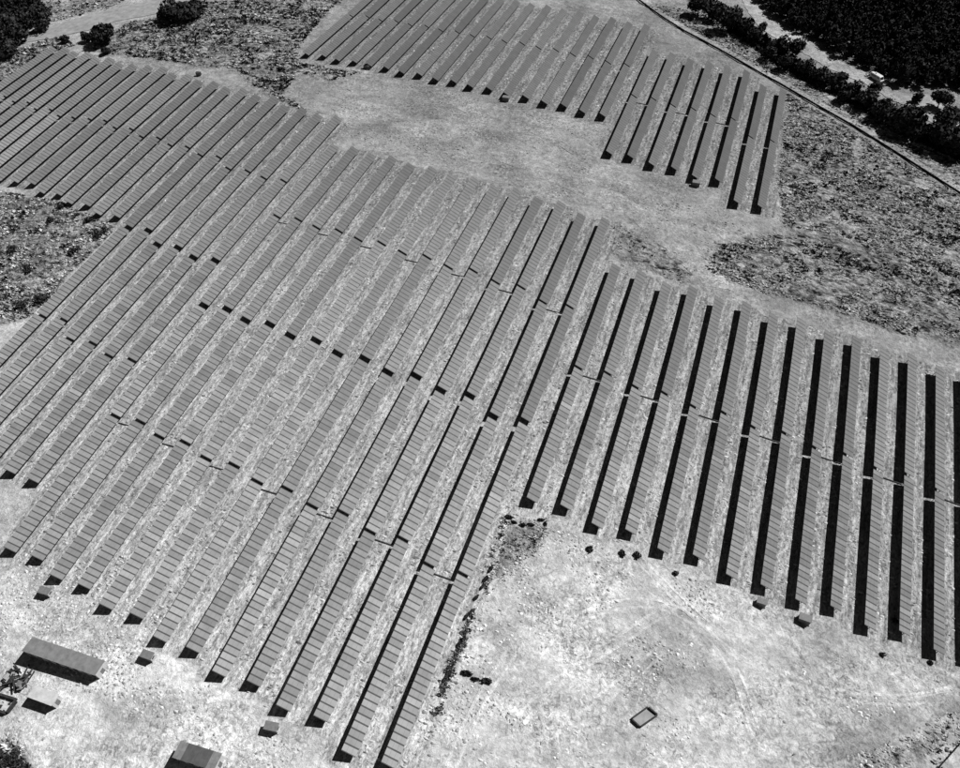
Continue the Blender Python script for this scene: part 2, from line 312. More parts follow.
def mat_ground():
    m = bpy.data.materials.new('dry_ground')
    n, l, b = nodes_of(m)
    geo = n.new('ShaderNodeNewGeometry')

    def attr(nm):
        a = n.new('ShaderNodeAttribute'); a.attribute_name = nm
        return a.outputs['Fac']

    def noise(scale, detail=5.0, rough=0.65, vec=None, dist=0.0):
        z = n.new('ShaderNodeTexNoise')
        z.inputs['Scale'].default_value = scale
        z.inputs['Detail'].default_value = detail
        z.inputs['Roughness'].default_value = rough
        z.inputs['Distortion'].default_value = dist
        l.new(vec if vec else geo.outputs['Position'], z.inputs['Vector'])
        return z.outputs[0]

    def remap(v, a0, a1, b0, b1):
        r = n.new('ShaderNodeMapRange')
        for k, t in zip((1, 2, 3, 4), (a0, a1, b0, b1)):
            r.inputs[k].default_value = t
        l.new(v, r.inputs[0])
        return r.outputs[0]

    def math_(op, x, y):
        q = n.new('ShaderNodeMath'); q.operation = op
        for k, t in ((0, x), (1, y)):
            if isinstance(t, (int, float)):
                q.inputs[k].default_value = t
            else:
                l.new(t, q.inputs[k])
        return q.outputs[0]

    def mix(f, x, y):
        q = n.new('ShaderNodeMix')
        l.new(f, q.inputs[0])
        for k, t in ((2, x), (3, y)):
            if isinstance(t, (int, float)):
                q.inputs[k].default_value = t
            else:
                l.new(t, q.inputs[k])
        return q.outputs[0]

    def stretched(sx, sy):
        mp = n.new('ShaderNodeMapping')
        mp.inputs['Scale'].default_value = (sx, sy, 0.5)
        l.new(geo.outputs['Position'], mp.inputs['Vector'])
        return mp.outputs[0]

    dry, scrub, rows = attr('dry'), attr('scrub'), attr('rows')  # dry holds the regional base tone of the ground
    fine = noise(1.5, 6, 0.75)
    mid = noise(0.33, 5, 0.6)
    big = noise(0.05, 4, 0.55)
    # bare stony earth: fine grain, clods and paler dry patches
    # worn smooth places and rough cloddy places
    roughm = remap(noise(0.045, 4, 0.6, dist=0.8), 0.40, 0.62, 0.5, 1.15)
    grain = noise(0.95, 6, 0.8, dist=0.8)
    g1 = math_('ADD', 1.0, math_('MULTIPLY', remap(grain, 0.36, 0.64, -0.62, 0.48), roughm))
    g2 = remap(mid, 0.32, 0.68, 0.80, 1.16)
    g3 = math_('MULTIPLY', remap(big, 0.34, 0.66, 0.76, 1.20), remap(noise(0.09, 5, 0.65, stretched(0.7, 1.6), 0.7), 0.36, 0.64, 0.82, 1.18))
    bare = math_('MULTIPLY', math_('MULTIPLY', math_('MULTIPLY', dry, g1), g2), g3)
    # sparse dead weeds on the earth
    weeds = remap(noise(0.7, 5, 0.75, dist=1.5), 0.55, 0.68, 0.0, 0.8)
    wpatch = remap(noise(0.06, 4, 0.6), 0.50, 0.62, 0.0, 1.0)
    wfac = math_('MULTIPLY', weeds, wpatch)
    bare = mix(wfac, bare, math_('MULTIPLY', bare, 0.38))
    # between the rows: wheel ruts and grass strips that run along the rows
    rut = remap(noise(1.0, 4, 0.6, stretched(0.9, 0.10)), 0.34, 0.66, 0.62, 1.30)
    tuft = remap(noise(1.0, 6, 0.8, stretched(1.5, 0.8), 0.8), 0.36, 0.64, 0.26, 1.50)
    rowg = math_('MULTIPLY', math_('MULTIPLY', math_('MULTIPLY', dry, 0.92), rut), tuft)
    rfac = remap(math_('ADD', rows, math_('MULTIPLY', math_('SUBTRACT', noise(0.3, 4, 0.7), 0.5), 0.8)), 0.3, 0.7, 0, 1)
    col = mix(rfac, bare, rowg)
    # scrub: dark weeds with pale dry grass
    s1 = remap(noise(0.42, 5, 0.7, stretched(0.75, 1.25), 0.8), 0.38, 0.64, 0.012, 0.38)
    s2 = remap(fine, 0.3, 0.7, 0.45, 1.5)
    scol = math_('MULTIPLY', math_('MULTIPLY', s1, s2), remap(big, 0.3, 0.7, 0.6, 1.25))
    edge = remap(math_('ADD', scrub, math_('MULTIPLY', math_('SUBTRACT', noise(0.25, 4, 0.7), 0.5), 0.9)), 0.38, 0.62, 0, 1)
    col = mix(edge, col, scol)
    l.new(col, b.inputs['Base Color'])
    set_in(b, Roughness=1.0)
    b.inputs['Specular IOR Level'].default_value = 0.0
    hh = math_('ADD', math_('MULTIPLY', grain, 0.45), math_('MULTIPLY', mid, math_('ADD', math_('MULTIPLY', edge, 1.5), 0.8)))
    bp = n.new('ShaderNodeBump')
    bp.inputs['Strength'].default_value = 0.8
    bp.inputs['Distance'].default_value = 1.0
    l.new(hh, bp.inputs['Height'])
    l.new(bp.outputs[0], b.inputs['Normal'])
    return m


def mat_glass_panel():
    m = bpy.data.materials.new('solar_glass')
    n, l, b = nodes_of(m)
    oi = n.new('ShaderNodeObjectInfo')
    geo = n.new('ShaderNodeNewGeometry')
    nz = n.new('ShaderNodeTexNoise'); nz.inputs['Scale'].default_value = 0.35
    nz.inputs['Detail'].default_value = 4
    l.new(geo.outputs['Position'], nz.inputs['Vector'])
    a = n.new('ShaderNodeMapRange'); a.inputs[1].default_value = .3; a.inputs[2].default_value = .7
    a.inputs[3].default_value = 0.88; a.inputs[4].default_value = 1.12
    l.new(nz.outputs[0], a.inputs[0])
    c = n.new('ShaderNodeMapRange'); c.inputs[3].default_value = 0.82; c.inputs[4].default_value = 1.18
    l.new(oi.outputs['Random'], c.inputs[0])
    tint = n.new('ShaderNodeMath'); tint.operation = 'MULTIPLY'
    l.new(c.outputs[0], tint.inputs[0]); l.new(oi.outputs['Color'], tint.inputs[1])
    c = tint
    mu = n.new('ShaderNodeMath'); mu.operation = 'MULTIPLY'
    l.new(a.outputs[0], mu.inputs[0]); l.new(c.outputs[0], mu.inputs[1])
    # view-dependent brightness falloff put into the panel colour: paler near, darker far
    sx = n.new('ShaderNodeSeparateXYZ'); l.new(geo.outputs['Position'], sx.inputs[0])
    falloff = n.new('ShaderNodeMapRange'); falloff.inputs[1].default_value = 40; falloff.inputs[2].default_value = 250
    falloff.inputs[3].default_value = 0.215; falloff.inputs[4].default_value = 0.090
    mn = n.new('ShaderNodeMath'); mn.operation = 'MULTIPLY_ADD'; mn.inputs[1].default_value = 0.9; mn.inputs[2].default_value = 150.0  # far-left tables get a paler base colour in the same painted falloff
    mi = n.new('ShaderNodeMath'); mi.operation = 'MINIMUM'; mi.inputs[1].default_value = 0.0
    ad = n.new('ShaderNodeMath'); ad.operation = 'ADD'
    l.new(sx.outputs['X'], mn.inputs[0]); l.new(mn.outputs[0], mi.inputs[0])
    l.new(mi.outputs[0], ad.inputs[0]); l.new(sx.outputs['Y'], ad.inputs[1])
    l.new(ad.outputs[0], falloff.inputs[0])
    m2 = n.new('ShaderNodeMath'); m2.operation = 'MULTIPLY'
    l.new(mu.outputs[0], m2.inputs[0]); l.new(falloff.outputs[0], m2.inputs[1])
    l.new(m2.outputs[0], b.inputs['Base Color'])
    set_in(b, Roughness=0.55)
    b.inputs['Specular IOR Level'].default_value = 0.08
    return m


M_GROUND = mat_ground()
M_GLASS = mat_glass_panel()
M_FRAME = mat_noise('module_frame', 0.042, 0.055, 3.0, rough=0.6, bump=0)
M_STEEL = mat_noise('galvanised_steel', 0.10, 0.16, 4.0, rough=0.5, bump=0, metallic=0.3)
M_ROAD = mat_noise('gravel_road', 0.17, 0.30, 0.35, bump=0.25, detail=7)
M_TRACK = mat_noise('dirt_track', 0.20, 0.44, 0.6, bump=0.6, detail=12)
M_RUT = mat_noise('wheel_rut', 0.36, 0.54, 1.4, bump=0.4, detail=6)
M_BARK = mat_noise('bark', 0.03, 0.06, 3.0, bump=0.5)
M_LEAF = mat_attr('foliage', 'tone', scale=1.5, var=0.35)
M_SCRUB = mat_attr('dry_scrub', 'tone', scale=2.2, var=0.35)
M_ROOF = mat_noise('roof_sheet', 0.12, 0.19, 0.8, rough=0.7, bump=0.1)
M_ROOF_DARK = mat_noise('dark_roof_sheet', 0.06, 0.085, 0.8, rough=0.7, bump=0.1)
M_ROOF_WHITE = mat_noise('pale_roof_sheet', 0.34, 0.48, 0.8, rough=0.8, bump=0.1)
M_WALL = mat_noise('rendered_wall', 0.38, 0.50, 1.0, rough=0.9, bump=0.2)
M_DARK = mat_noise('dark_timber', 0.015, 0.05, 2.0, rough=0.9, bump=0.3)
M_PALE = mat_noise('pale_paint', 0.32, 0.46, 2.0, rough=0.6, bump=0.1)
M_MID = mat_noise('grey_paint', 0.12, 0.18, 2.0, rough=0.6, bump=0.1)
M_NET = mat_noise('fence_netting', 0.015, 0.035, 3.0, rough=0.9, bump=0.2)
M_WHITE = mat_noise('white_paint', 0.5, 0.6, 2.0, rough=0.35, bump=0, spec=0.5)
M_PANE = mat_noise('dark_window', 0.01, 0.02, 2.0, rough=0.12, bump=0, spec=0.5)
M_RUBBER = mat_noise('tyre_rubber', 0.015, 0.025, 5.0, rough=0.9, bump=0)
M_STONE = mat_noise('pale_stone', 0.3, 0.55, 1.5, bump=0.5)


# ------------------------------------------------------------------ mesh helpers
class MB:
    def __init__(self):
        self.v = []; self.f = []; self.m = []

    def quad(self, a, b, c, d, m=0):
        k = len(self.v); self.v += [tuple(a), tuple(b), tuple(c), tuple(d)]
        self.f.append((k, k+1, k+2, k+3)); self.m.append(m)

    def tri(self, a, b, c, m=0):
        k = len(self.v); self.v += [tuple(a), tuple(b), tuple(c)]
        self.f.append((k, k+1, k+2)); self.m.append(m)

    def hexa(self, p, m=0):
        """eight corners: bottom ring 0-3 counter-clockwise, top ring 4-7"""
        k = len(self.v); self.v += [tuple(q) for q in p]
        for f in ((3, 2, 1, 0), (4, 5, 6, 7), (0, 1, 5, 4), (1, 2, 6, 5), (2, 3, 7, 6), (3, 0, 4, 7)):
            self.f.append(tuple(k+i for i in f)); self.m.append(m)

    def box(self, x0, x1, y0, y1, z0, z1, m=0):
        self.hexa([(x0, y0, z0), (x1, y0, z0), (x1, y1, z0), (x0, y1, z0),
                   (x0, y0, z1), (x1, y0, z1), (x1, y1, z1), (x0, y1, z1)], m)

    def beam(self, a, b, w, h=None, m=0):
        """bar from a to b"""
        a = Vector(a); b = Vector(b); h = h or w
        d = (b-a).normalized()
        s = d.cross(Vector((0, 0, 1)))
        s = s.normalized() if s.length > 1e-4 else Vector((1, 0, 0))
        t = s.cross(d).normalized()
        s *= w/2; t *= h/2
        self.hexa([a-s-t, a+s-t, b+s-t, b-s-t, a-s+t, a+s+t, b+s+t, b-s+t], m)

    def cone(self, a, b, r0, r1, n=7, m=0):
        a = Vector(a); b = Vector(b); d = (b-a).normalized()
        s = d.orthogonal().normalized(); t = d.cross(s)
        k = len(self.v)
        for c, r in ((a, r0), (b, r1)):
            for i in range(n):
                w = 2*math.pi*i/n
                self.v.append(tuple(c+s*math.cos(w)*r+t*math.sin(w)*r))
        for i in range(n):
            j = (i+1) % n
            self.f.append((k+i, k+j, k+n+j, k+n+i)); self.m.append(m)
        self.f.append(tuple(k+i for i in reversed(range(n)))); self.m.append(m)
        self.f.append(tuple(k+n+i for i in range(n))); self.m.append(m)

    def mesh(self, name, mats):
        me = bpy.data.meshes.new(name)
        me.from_pydata(self.v, [], self.f)
        mats = mats if isinstance(mats, (list, tuple)) else [mats]
        for q in mats:
            me.materials.append(q)
        if len(mats) > 1:
            me.polygons.foreach_set('material_index', self.m)
        me.update()
        return me

    def build(self, name, mats, parent=None):
        return put(name, self.mesh(name, mats), parent)


def put(name, me, parent=None, loc=None):
    o = bpy.data.objects.new(name, me)
    COL.objects.link(o)
    if parent:
        o.parent = parent
    if loc:
        o.location = loc
    return o


def empty(name, loc, rz=0.0):
    o = bpy.data.objects.new(name, None)
    o.empty_display_size = 0.5
    COL.objects.link(o)
    o.location = loc; o.rotation_euler = (0, 0, rz)
    return o


def tag(o, label=None, cat=None, group=None, kind=None):
    if label: o['label'] = label
    if cat: o['category'] = cat
    if group: o['group'] = group
    if kind: o['kind'] = kind
    return o


def ordinal(k):
    return '%d%s' % (k, 'th' if 10 <= k % 100 <= 20 else {1: 'st', 2: 'nd', 3: 'rd'}.get(k % 10, 'th'))


def np_mesh(name, V, F, mats, tone=None, attr='tone'):
    """mesh from arrays: V (n,3), F (m,3) triangles, tone per vertex"""
    me = bpy.data.meshes.new(name)
    me.vertices.add(len(V)); me.vertices.foreach_set('co', np.asarray(V, np.float32).ravel())
    F = np.asarray(F, np.int32)
    me.loops.add(F.size); me.loops.foreach_set('vertex_index', F.ravel())
    me.polygons.add(len(F))
    k = F.shape[1]
    me.polygons.foreach_set('loop_start', np.arange(len(F), dtype=np.int32)*k)
    me.polygons.foreach_set('loop_total', np.full(len(F), k, np.int32))
    for q in (mats if isinstance(mats, (list, tuple)) else [mats]):
        me.materials.append(q)
    if tone is not None:
        for nm, arr in (tone.items() if isinstance(tone, dict) else ((attr, tone),)):
            a = me.attributes.new(nm, 'FLOAT', 'POINT')
            a.data.foreach_set('value', np.asarray(arr, np.float32))
    me.update(calc_edges=True)
    return me


def ground_tone_at(x, y):  # ground tone blended between the control points
    x = np.asarray(x, float); y = np.asarray(y, float)
    num = np.zeros_like(x); den = np.zeros_like(x)
    for a, b, v in GROUND_TONE:
        w = 1/((x-a)**2+(y-b)**2+900.0)**1.3
        num += w*v; den += w
    return num/den


def ribbon(name, A, B, mat, lift, sub=6, jag=0.5, gain=None):
    """a road sheet between two edge lines, laid on the hill"""
    A = np.array(A); B = np.array(B)

    def dens(P):
        out = []
        for i in range(len(P)-1):
            p0 = P[max(i-1, 0)]; p1 = P[i]; p2 = P[i+1]; p3 = P[min(i+2, len(P)-1)]
            for t in np.arange(sub)/sub:
                out.append(0.5*((2*p1)+(p2-p0)*t+(2*p0-5*p1+4*p2-p3)*t*t+(3*p1-p0-3*p2+p3)*t**3))
        out.append(P[-1])
        return np.array(out)
    a, b = dens(A), dens(B)
    nn = len(a); K = 6
    ts = np.linspace(0, 1, K+1)
    V = []
    for i in range(nn):
        for k, t in enumerate(ts):
            p = a[i]*(1-t)+b[i]*t
            if k in (0, K):
                p = p+np.array([random.uniform(-jag, jag), random.uniform(-jag, jag)])
            V.append((p[0], p[1], h1(p[0], p[1])+lift-(0.05 if k in (0, K) else 0)))
    F = []
    for i in range(nn-1):
        for k in range(K):
            q = i*(K+1)+k
            F.append((q, q+1, q+K+2, q+K+1))
    F = np.array(F)
    tone = None
    if gain:
        V = np.array(V)
        tone = {'dry': ground_tone_at(V[:, 0], V[:, 1])*gain, 'scrub': np.zeros(len(V)), 'rows': np.zeros(len(V))}
    me = np_mesh(name, V, F, mat, tone)
    if me.polygons[0].normal.z < 0:
        me.flip_normals()
    o = put(name, me)
    tag(o, kind='structure')
    return o


def line_ribbon(name, P, w, mat, lift, off=0.0, gain=None):
    P = np.array(P, float)
    d = np.gradient(P, axis=0); d /= np.hypot(d[:, 0], d[:, 1])[:, None]+1e-9
    nrm = np.stack([-d[:, 1], d[:, 0]], -1)
    return ribbon(name, P+nrm*(off-w/2), P+nrm*(off+w/2), mat, lift, jag=0.15, gain=gain)

# ------------------------------------------------------------------ the ground sheet
def axis(a, b, step, far):
    core = np.arange(a, b+step/2, step)
    lo, hi, s = [], [], step
    x = a
    while x > -far:
        s *= 1.5; x -= s; lo.append(x)
    s = step; x = b
    while x < far:
        s *= 1.5; x += s; hi.append(x)
    return np.concatenate([lo[::-1], core, hi])


gx = axis(-420, 190, 2.0, 5000); gy = axis(-30, 560, 2.0, 5000)
XX, YY = np.meshgrid(gx, gy, indexing='ij')
fx, fy = XX.ravel(), YY.ravel()
base = hgt(fx, fy)
scrub = np.zeros_like(fx)
near = (fx > -440) & (fx < 210) & (fy > -50) & (fy < 580)
for key, poly in SCRUB.items():
    scrub[near] = np.maximum(scrub[near], poly_soft(fx[near], fy[near], poly, 14.0 if key in 'ABD' else 5.0)
                             * {'E': .6, 'F': .55, 'K': .38, 'L': .36, 'J': .6, 'I': .5}.get(key, 1.0))
for poly in (FOREST, FOREST_TL):
    scrub[near] = np.maximum(scrub[near], poly_soft(fx[near], fy[near], poly, 8.0))
scrub[~near] = 0.8
road_mask = np.zeros_like(fx)
for A, B, amt in (ROAD_TL+[1], ROAD_R+[1], TRACK_BR+[1], TRACK_R+[1], TRACK_R2+[.55]):
    road_mask[near] = np.maximum(road_mask[near], amt*poly_soft(fx[near], fy[near], list(A)+list(B)[::-1], 8.0))
scrub *= 1-np.clip(road_mask*1.6-.3, 0, 1)
# strips between the solar rows
rows_a = np.zeros_like(fx)
for blk, idx, X, br in ROWS:
    q = (fx > X-4) & (fx < X+7) & (fy < br[0]+2) & (fy > br[-1]-2)
    rows_a[q] = 1.0
scrub *= np.where(rows_a > 0, 0.35, 1.0)
dry = ground_tone_at(fx, fy)
rough = np.clip(scrub, 0, 1)*(1-np.clip(road_mask*2, 0, 1))*near
z = base+rough*(vnoise(fx/7, fy/5, 1)-.5)*1.0+rough*(vnoise(fx/3, fy/2.2, 2)-.5)*0.5 \
    + near*(1-np.clip(road_mask*2, 0, 1))*(1-rows_a)*(vnoise(fx/6, fy/6, 3)-.5)*0.18
nxv, nyv = len(gx), len(gy)
ii, jj = np.meshgrid(np.arange(nxv-1), np.arange(nyv-1), indexing='ij')
q = (ii*nyv+jj).ravel()
F = np.stack([q, q+nyv, q+nyv+1, q+1], -1)
me = np_mesh('ground', np.stack([fx, fy, z], -1), F, M_GROUND, {'dry': dry, 'scrub': scrub, 'rows': rows_a})
me.polygons.foreach_set('use_smooth', np.ones(len(F), bool))
ground = tag(put('ground', me), kind='structure')

ribbon('gravel_road', ROAD_TL[0], ROAD_TL[1], M_ROAD, 0.22)
ribbon('gravel_road', ROAD_R[0], ROAD_R[1], M_GROUND, 0.22, gain=1.45)
ribbon('dirt_track', TRACK_BR[0], TRACK_BR[1], M_GROUND, 0.10, jag=0.9, gain=0.82)
FN = np.array(FENCE, float)
line_ribbon('dirt_track', FN, 3.4, M_GROUND, 0.2, 2.8, gain=1.35)
for k, (A, B, gn) in enumerate(WORN[:2]):
    ribbon('worn_path', A, B, M_GROUND, 0.07+.03*k, jag=1.2, gain=gn)
for k, t in enumerate(TYRE):
    for off in (-1.0, 1.0):
        line_ribbon('wheel_rut_path', t, 0.75, M_GROUND, 0.045+.008*k+.003*off, off, gain=1.2)

# ------------------------------------------------------------------ solar tables
ZH, ZL, PW = 3.02, 1.52, 2.963
NMOD = 28
MPITCH = 1.6


def module_mesh():
    mb = MB()
    L = math.hypot(PW, ZH-ZL)
    ux = Vector((PW/L, 0, (ZL-ZH)/L)); un = Vector((-ux.z, 0, ux.x))
    o = Vector((0, 0, ZH))

    def slab(s0, s1, y0, y1, t0, t1, m):
        p = []
        for t in (t0, t1):
            for s, y in ((s0, y0), (s1, y0), (s1, y1), (s0, y1)):
                p.append(o+ux*s+un*t+Vector((0, y, 0)))
        mb.hexa(p, m)
    slab(0, L, -MPITCH/2+.004, MPITCH/2-.004, -0.05, 0.0, 0)
    n = 3
    for k in range(n):
        a = L*k/n+0.012; b = L*(k+1)/n-0.012
        slab(a, b, -MPITCH/2+.17, MPITCH/2-.17, 0.0005, 0.012, 1)
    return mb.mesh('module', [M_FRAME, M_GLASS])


def joined_modules_mesh(src):
    mb = MB()
    for k in range(NMOD):
        y = (k-(NMOD-1)/2)*MPITCH
        b = len(mb.v)
        mb.v += [(v.co.x, v.co.y+y, v.co.z) for v in src.vertices]
        for p in src.polygons:
            mb.f.append(tuple(b+i for i in p.vertices)); mb.m.append(p.material_index)
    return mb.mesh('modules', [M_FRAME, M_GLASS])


def support_mesh():
    mb = MB()
    L = NMOD*MPITCH
    tz = lambda x: ZH+(ZL-ZH)*x/PW
    for x in (0.55, 1.5, 2.4):
        zz = tz(x)-0.13
        mb.box(x-.05, x+.05, -L/2+.1, L/2-.1, zz-.06, zz+.06)
    for k in range(11):
        y = -L/2+1.2+(L-2.4)*k/10
        for x in (0.7, 2.2):
            mb.box(x-.06, x+.06, y-.06, y+.06, -0.6, tz(x)-.2)
        mb.beam((0.1, y, tz(0.1)-.24), (PW-.1, y, tz(PW-.1)-.24), .07, .1)
    return mb.mesh('support_frame', M_STEEL)


ME_MOD = module_mesh()
ME_MODS = joined_modules_mesh(ME_MOD)
ME_SUP = support_mesh()
FPX = 754.18


def project(p):
    d = Vector(p)-CAM_P
    w = d.dot(CAM_W)
    return 480+FPX*d.dot(CAM_R)/w, 384-FPX*d.dot(CAM_U)/w


POSN = ['top-end', 'second', 'third', 'bottom-end']
GRP = {'M': 'solar tables of the main array', 'R': 'solar tables of the right-hand array', 'U': 'solar tables of the detached upper array'}
n_single = 0
for blk, idx, X, br in ROWS:
    nt = len(br)-1
    for k in range(nt):
        wide = lambda i: 0.85 if (blk == 'M' and i == 2 and nt == 4) else 0.36
        y1 = br[k]-(0 if k == 0 else wide(k)); y0 = br[k+1]+(0 if k == nt-1 else wide(k+1))
        pts = [project((X+dx, yy, h1(X, yy)+2)) for dx in (0, 3) for yy in (y0, (y0+y1)/2, y1)]
        if all(px < -2 or px > 985 or py < -2 or py > 770 for px, py in pts):
            continue
        z0, z1 = h1(X, y0), h1(X, y1)
        ym = (y0+y1)/2
        zm = 0.5*(z0+z1)*0.5+0.5*h1(X, ym)
        t = empty('solar_table', (X, ym, zm))
        t.rotation_euler = (math.atan2(z1-z0, y1-y0), 0, 0)
        pos = POSN[k] if nt == 4 else ('top-end', 'bottom-end')[k]
        if blk == 'M':
            lab = '%s panel table of the %s main row, counting left from the brushy gully' % (pos, ordinal(1-idx))
        elif blk == 'R':
            lab = '%s panel table of the %s right-hand row, counting right from the brushy gully' % (pos, ordinal(idx))
        else:
            lab = '%s panel table of the %s row in the detached upper array, from its right' % (pos, ordinal(9-idx))
        tag(t, lab, 'solar array', GRP[blk])
        sc = (y1-y0)/(NMOD*MPITCH)
        tint = random.uniform(.86, 1.14)
        a = project((X, ym-.8, zm+ZH)); b = project((X, ym+.8, zm+ZH))
        if math.hypot(a[0]-b[0], a[1]-b[1]) > 4.4:
            for m in range(NMOD):
                o = put('module', ME_MOD, t)
                o.location = (0, (m-(NMOD-1)/2)*MPITCH*sc, 0)
                o.scale = (1, sc, 1)
                tv = tint*(1.35 if random.random() < .006 else random.uniform(.95, 1.05))
                o.color = (tv, tv, tv, 1)
                n_single += 1
        else:
            o = put('modules', ME_MODS, t); o.scale = (1, sc, 1)
            o['kind'] = 'stuff'
            o.color = (tint, tint, tint, 1)
        o = put('support_frame', ME_SUP, t); o.scale = (1, sc, 1)
print('single modules', n_single)

# cable ducts that join the rows of a pair at their gaps
ROWD = {(b, r): (x, br) for b, r, x, br in ROWS}


def duct(b, r0, r1, gi, label):
    x0, b0 = ROWD[(b, r0)]; x1, b1 = ROWD[(b, r1)]
    if x0 > x1:
        x0, b0, x1, b1 = x1, b1, x0, b0
    y = (b0[gi]+b1[gi])/2-0.9
    px, py = project((x0+5, y, h1(x0+5, y)))
    if not (5 < px < 955 and 5 < py < 763):
        return
    mb = MB()
    n = 5
    xs = [x0+2.4+(x1+.4-x0-2.4)*i/n for i in range(n+1)]
    for i in range(n):
        mb.beam((xs[i], y, h1(xs[i], y)+.1), (xs[i+1], y, h1(xs[i+1], y)+.1), .28, .24)
    o = mb.build('cable_duct', M_DARK)
    tag(o, label, 'cable duct', 'cable ducts between paired rows')


for r in range(0, -14, -2):
    for gi, nm in ((1, 'upper'), (3, 'lower')):
        duct('M', r, r-1, gi, 'dark cable duct joining the %s and %s main rows at their %s gap' % (ordinal(1-r), ordinal(2-r), nm))
for r in range(1, 14, 2):
    duct('R', r, r+1, 1, 'dark cable duct joining the %s and %s right-hand rows at their gap' % (ordinal(r), ordinal(r+1)))
for r in (1, 3, 5):
    duct('U', r, r+1, 1, 'dark cable duct joining the %s and %s rows of the detached upper array' % (ordinal(9-r-1), ordinal(9-r)))


# ------------------------------------------------------------------ farm buildings
def cabin(name, label, x0, x1, y0, y1, hf, hb, rz, roof_mat, n_sheets, n_open):
    """long flat-roofed cabin, front (y0 side) a little higher; each roof sheet, door and window is a part"""
    xm, ym = (x0+x1)/2, (y0+y1)/2
    t = empty(name, (xm, ym, h1(xm, ym)-.05), rz)
    tag(t, label, 'building')
    hl, hw = (x1-x0)/2, (y1-y0)/2
    mb = MB()
    mb.box(-hl, hl, -hw, -hw+.15, -.5, hf)
    mb.box(-hl, hl, hw-.15, hw, -.5, hb)
    for s in (-1, 1):
        a, b = sorted((s*hl, s*(hl-.15)))
        a += .003; b -= .003
        mb.hexa([(a, -hw+.15, -.5), (b, -hw+.15, -.5), (b, hw-.15, -.5), (a, hw-.15, -.5),
                 (a, -hw+.15, hf), (b, -hw+.15, hf), (b, hw-.15, hb), (a, hw-.15, hb)])
    mb.build('wall', M_WALL, t)
    xs = np.linspace(-hl-.15, hl+.15, n_sheets+1)
    for i in range(n_sheets):
        m = MB()
        a, b = xs[i]+.01, xs[i+1]-.01
        j = .012+random.uniform(0, .03)
        zf, zb = hf+j, hb+j
        m.hexa([(a, -hw-.2, zf), (b, -hw-.2, zf), (b, hw+.2, zb), (a, hw+.2, zb),
                (a, -hw-.2, zf+.06), (b, -hw-.2, zf+.06), (b, hw+.2, zb+.06), (a, hw+.2, zb+.06)])
        nr = max(2, int((b-a)/.5))
        for r in range(nr):
            x = a+(b-a)*(r+.5)/nr
            m.beam((x, -hw-.2, zf+.07), (x, hw+.2, zb+.07), .05, .05)
        m.build('roof_sheet', roof_mat(i, n_sheets), t)
    for k in range(n_open):
        x = -hl+(k+.5)*2*hl/n_open
        if k % 2 == 0:
            m = MB(); m.box(x-.5, x+.5, -hw-.05, -hw-.004, 0, 2.0); d = m.build('door', M_MID, t)
            m = MB(); m.box(x+.3, x+.4, -hw-.1, -hw-.051, .9, 1.05); m.build('handle', M_DARK, d)
        else:
            m = MB(); m.box(x-.6, x+.6, -hw-.03, -hw-.004, .9, 1.8); d = m.build('window', M_PANE, t)
            m = MB(); m.box(x-.7, x+.7, -hw-.1, -hw-.004, .8, .895); m.build('sill', M_PALE, d)
    m = MB(); m.box(hl+.004, hl+.05, -.45, .45, 0, 1.95); d = m.build('door', M_MID, t)
    m = MB(); m.box(hl+.051, hl+.1, .25, .35, .9, 1.05); m.build('handle', M_DARK, d)
    return t


cabin('long_cabin', 'long grey-roofed cabin standing on the pale yard at lower left', -86.4, -67.2, 23.4, 26.5, 3.1, 2.75,
      0.045, lambda i, n: M_ROOF, 9, 8)
cabin('small_cabin', 'small pale-roofed cabin in front of the long grey cabin', -78.7, -72.5, 15.4, 17.6, 2.5, 2.3,
      0.03, lambda i, n: M_ROOF_WHITE, 3, 3)
cabin('striped_cabin', 'cabin with dark middle roof sheets between pale ones, cut by the bottom edge', -40.6, -31.4, 15.6, 18.6, 3.0, 2.7,
      0.07, lambda i, n: M_ROOF_DARK if 1 <= i <= n-2 else M_ROOF, 5, 4)


def low_walls(name, label, pts, hgt_w, thick, mat, cat, inner):
    P = [Vector((x, y, 0)) for x, y in pts]
    c = sum(P, Vector())/4
    t = empty(name, (c.x, c.y, h1(c.x, c.y)))
    tag(t, label, cat)
    for i in range(4):
        a, b = P[i]-c, P[(i+1) % 4]-c
        za = h1(P[i].x, P[i].y)-t.location.z; zb = h1(P[(i+1) % 4].x, P[(i+1) % 4].y)-t.location.z
        d = (b-a).normalized()*thick/2
        m = MB()
        m.beam((a.x+d.x, a.y+d.y, za+hgt_w/2-.15), (b.x-d.x*1.02, b.y-d.y*1.02, zb+hgt_w/2-.15), thick, hgt_w+.3+.01*i)
        m.build('wall', mat, t)
    m = MB()
    q = [(p-c)*.9 for p in P]
    m.quad(*[(v.x, v.y, h1(v.x+c.x, v.y+c.y)-t.location.z+.2) for v in q])
    m.build('floor', inner, t)
    return t


low_walls('stone_basin', 'small rectangular basin with dark walls and pale bottom, alone on the clearing', FRAME, 0.7, 0.3, M_DARK, 'basin', M_ROAD)
pen = low_walls('animal_pen', 'roofless pen with dark walls at the left edge, beside the small cabin', PEN, 1.0, 0.5, M_DARK, 'pen', M_STONE)
for k in range(5):
    m = MB()
    x, y = random.uniform(-1.8, 1.8), random.uniform(-.9, .9)
    s = random.uniform(.25, .5)
    m.hexa([(x-s, y-s*.7, .15), (x+s, y-s, .15), (x+s*.8, y+s, .15), (x-s, y+s*.6, .15),
            (x-s*.6, y-s*.4, s*1.5), (x+s*.5, y-s*.6, s*1.3), (x+s*.4, y+s*.7, s*1.6), (x-s*.5, y+s*.4, s*1.2)])
    m.build('rubble_block', M_STONE if k % 2 else M_DARK, pen)

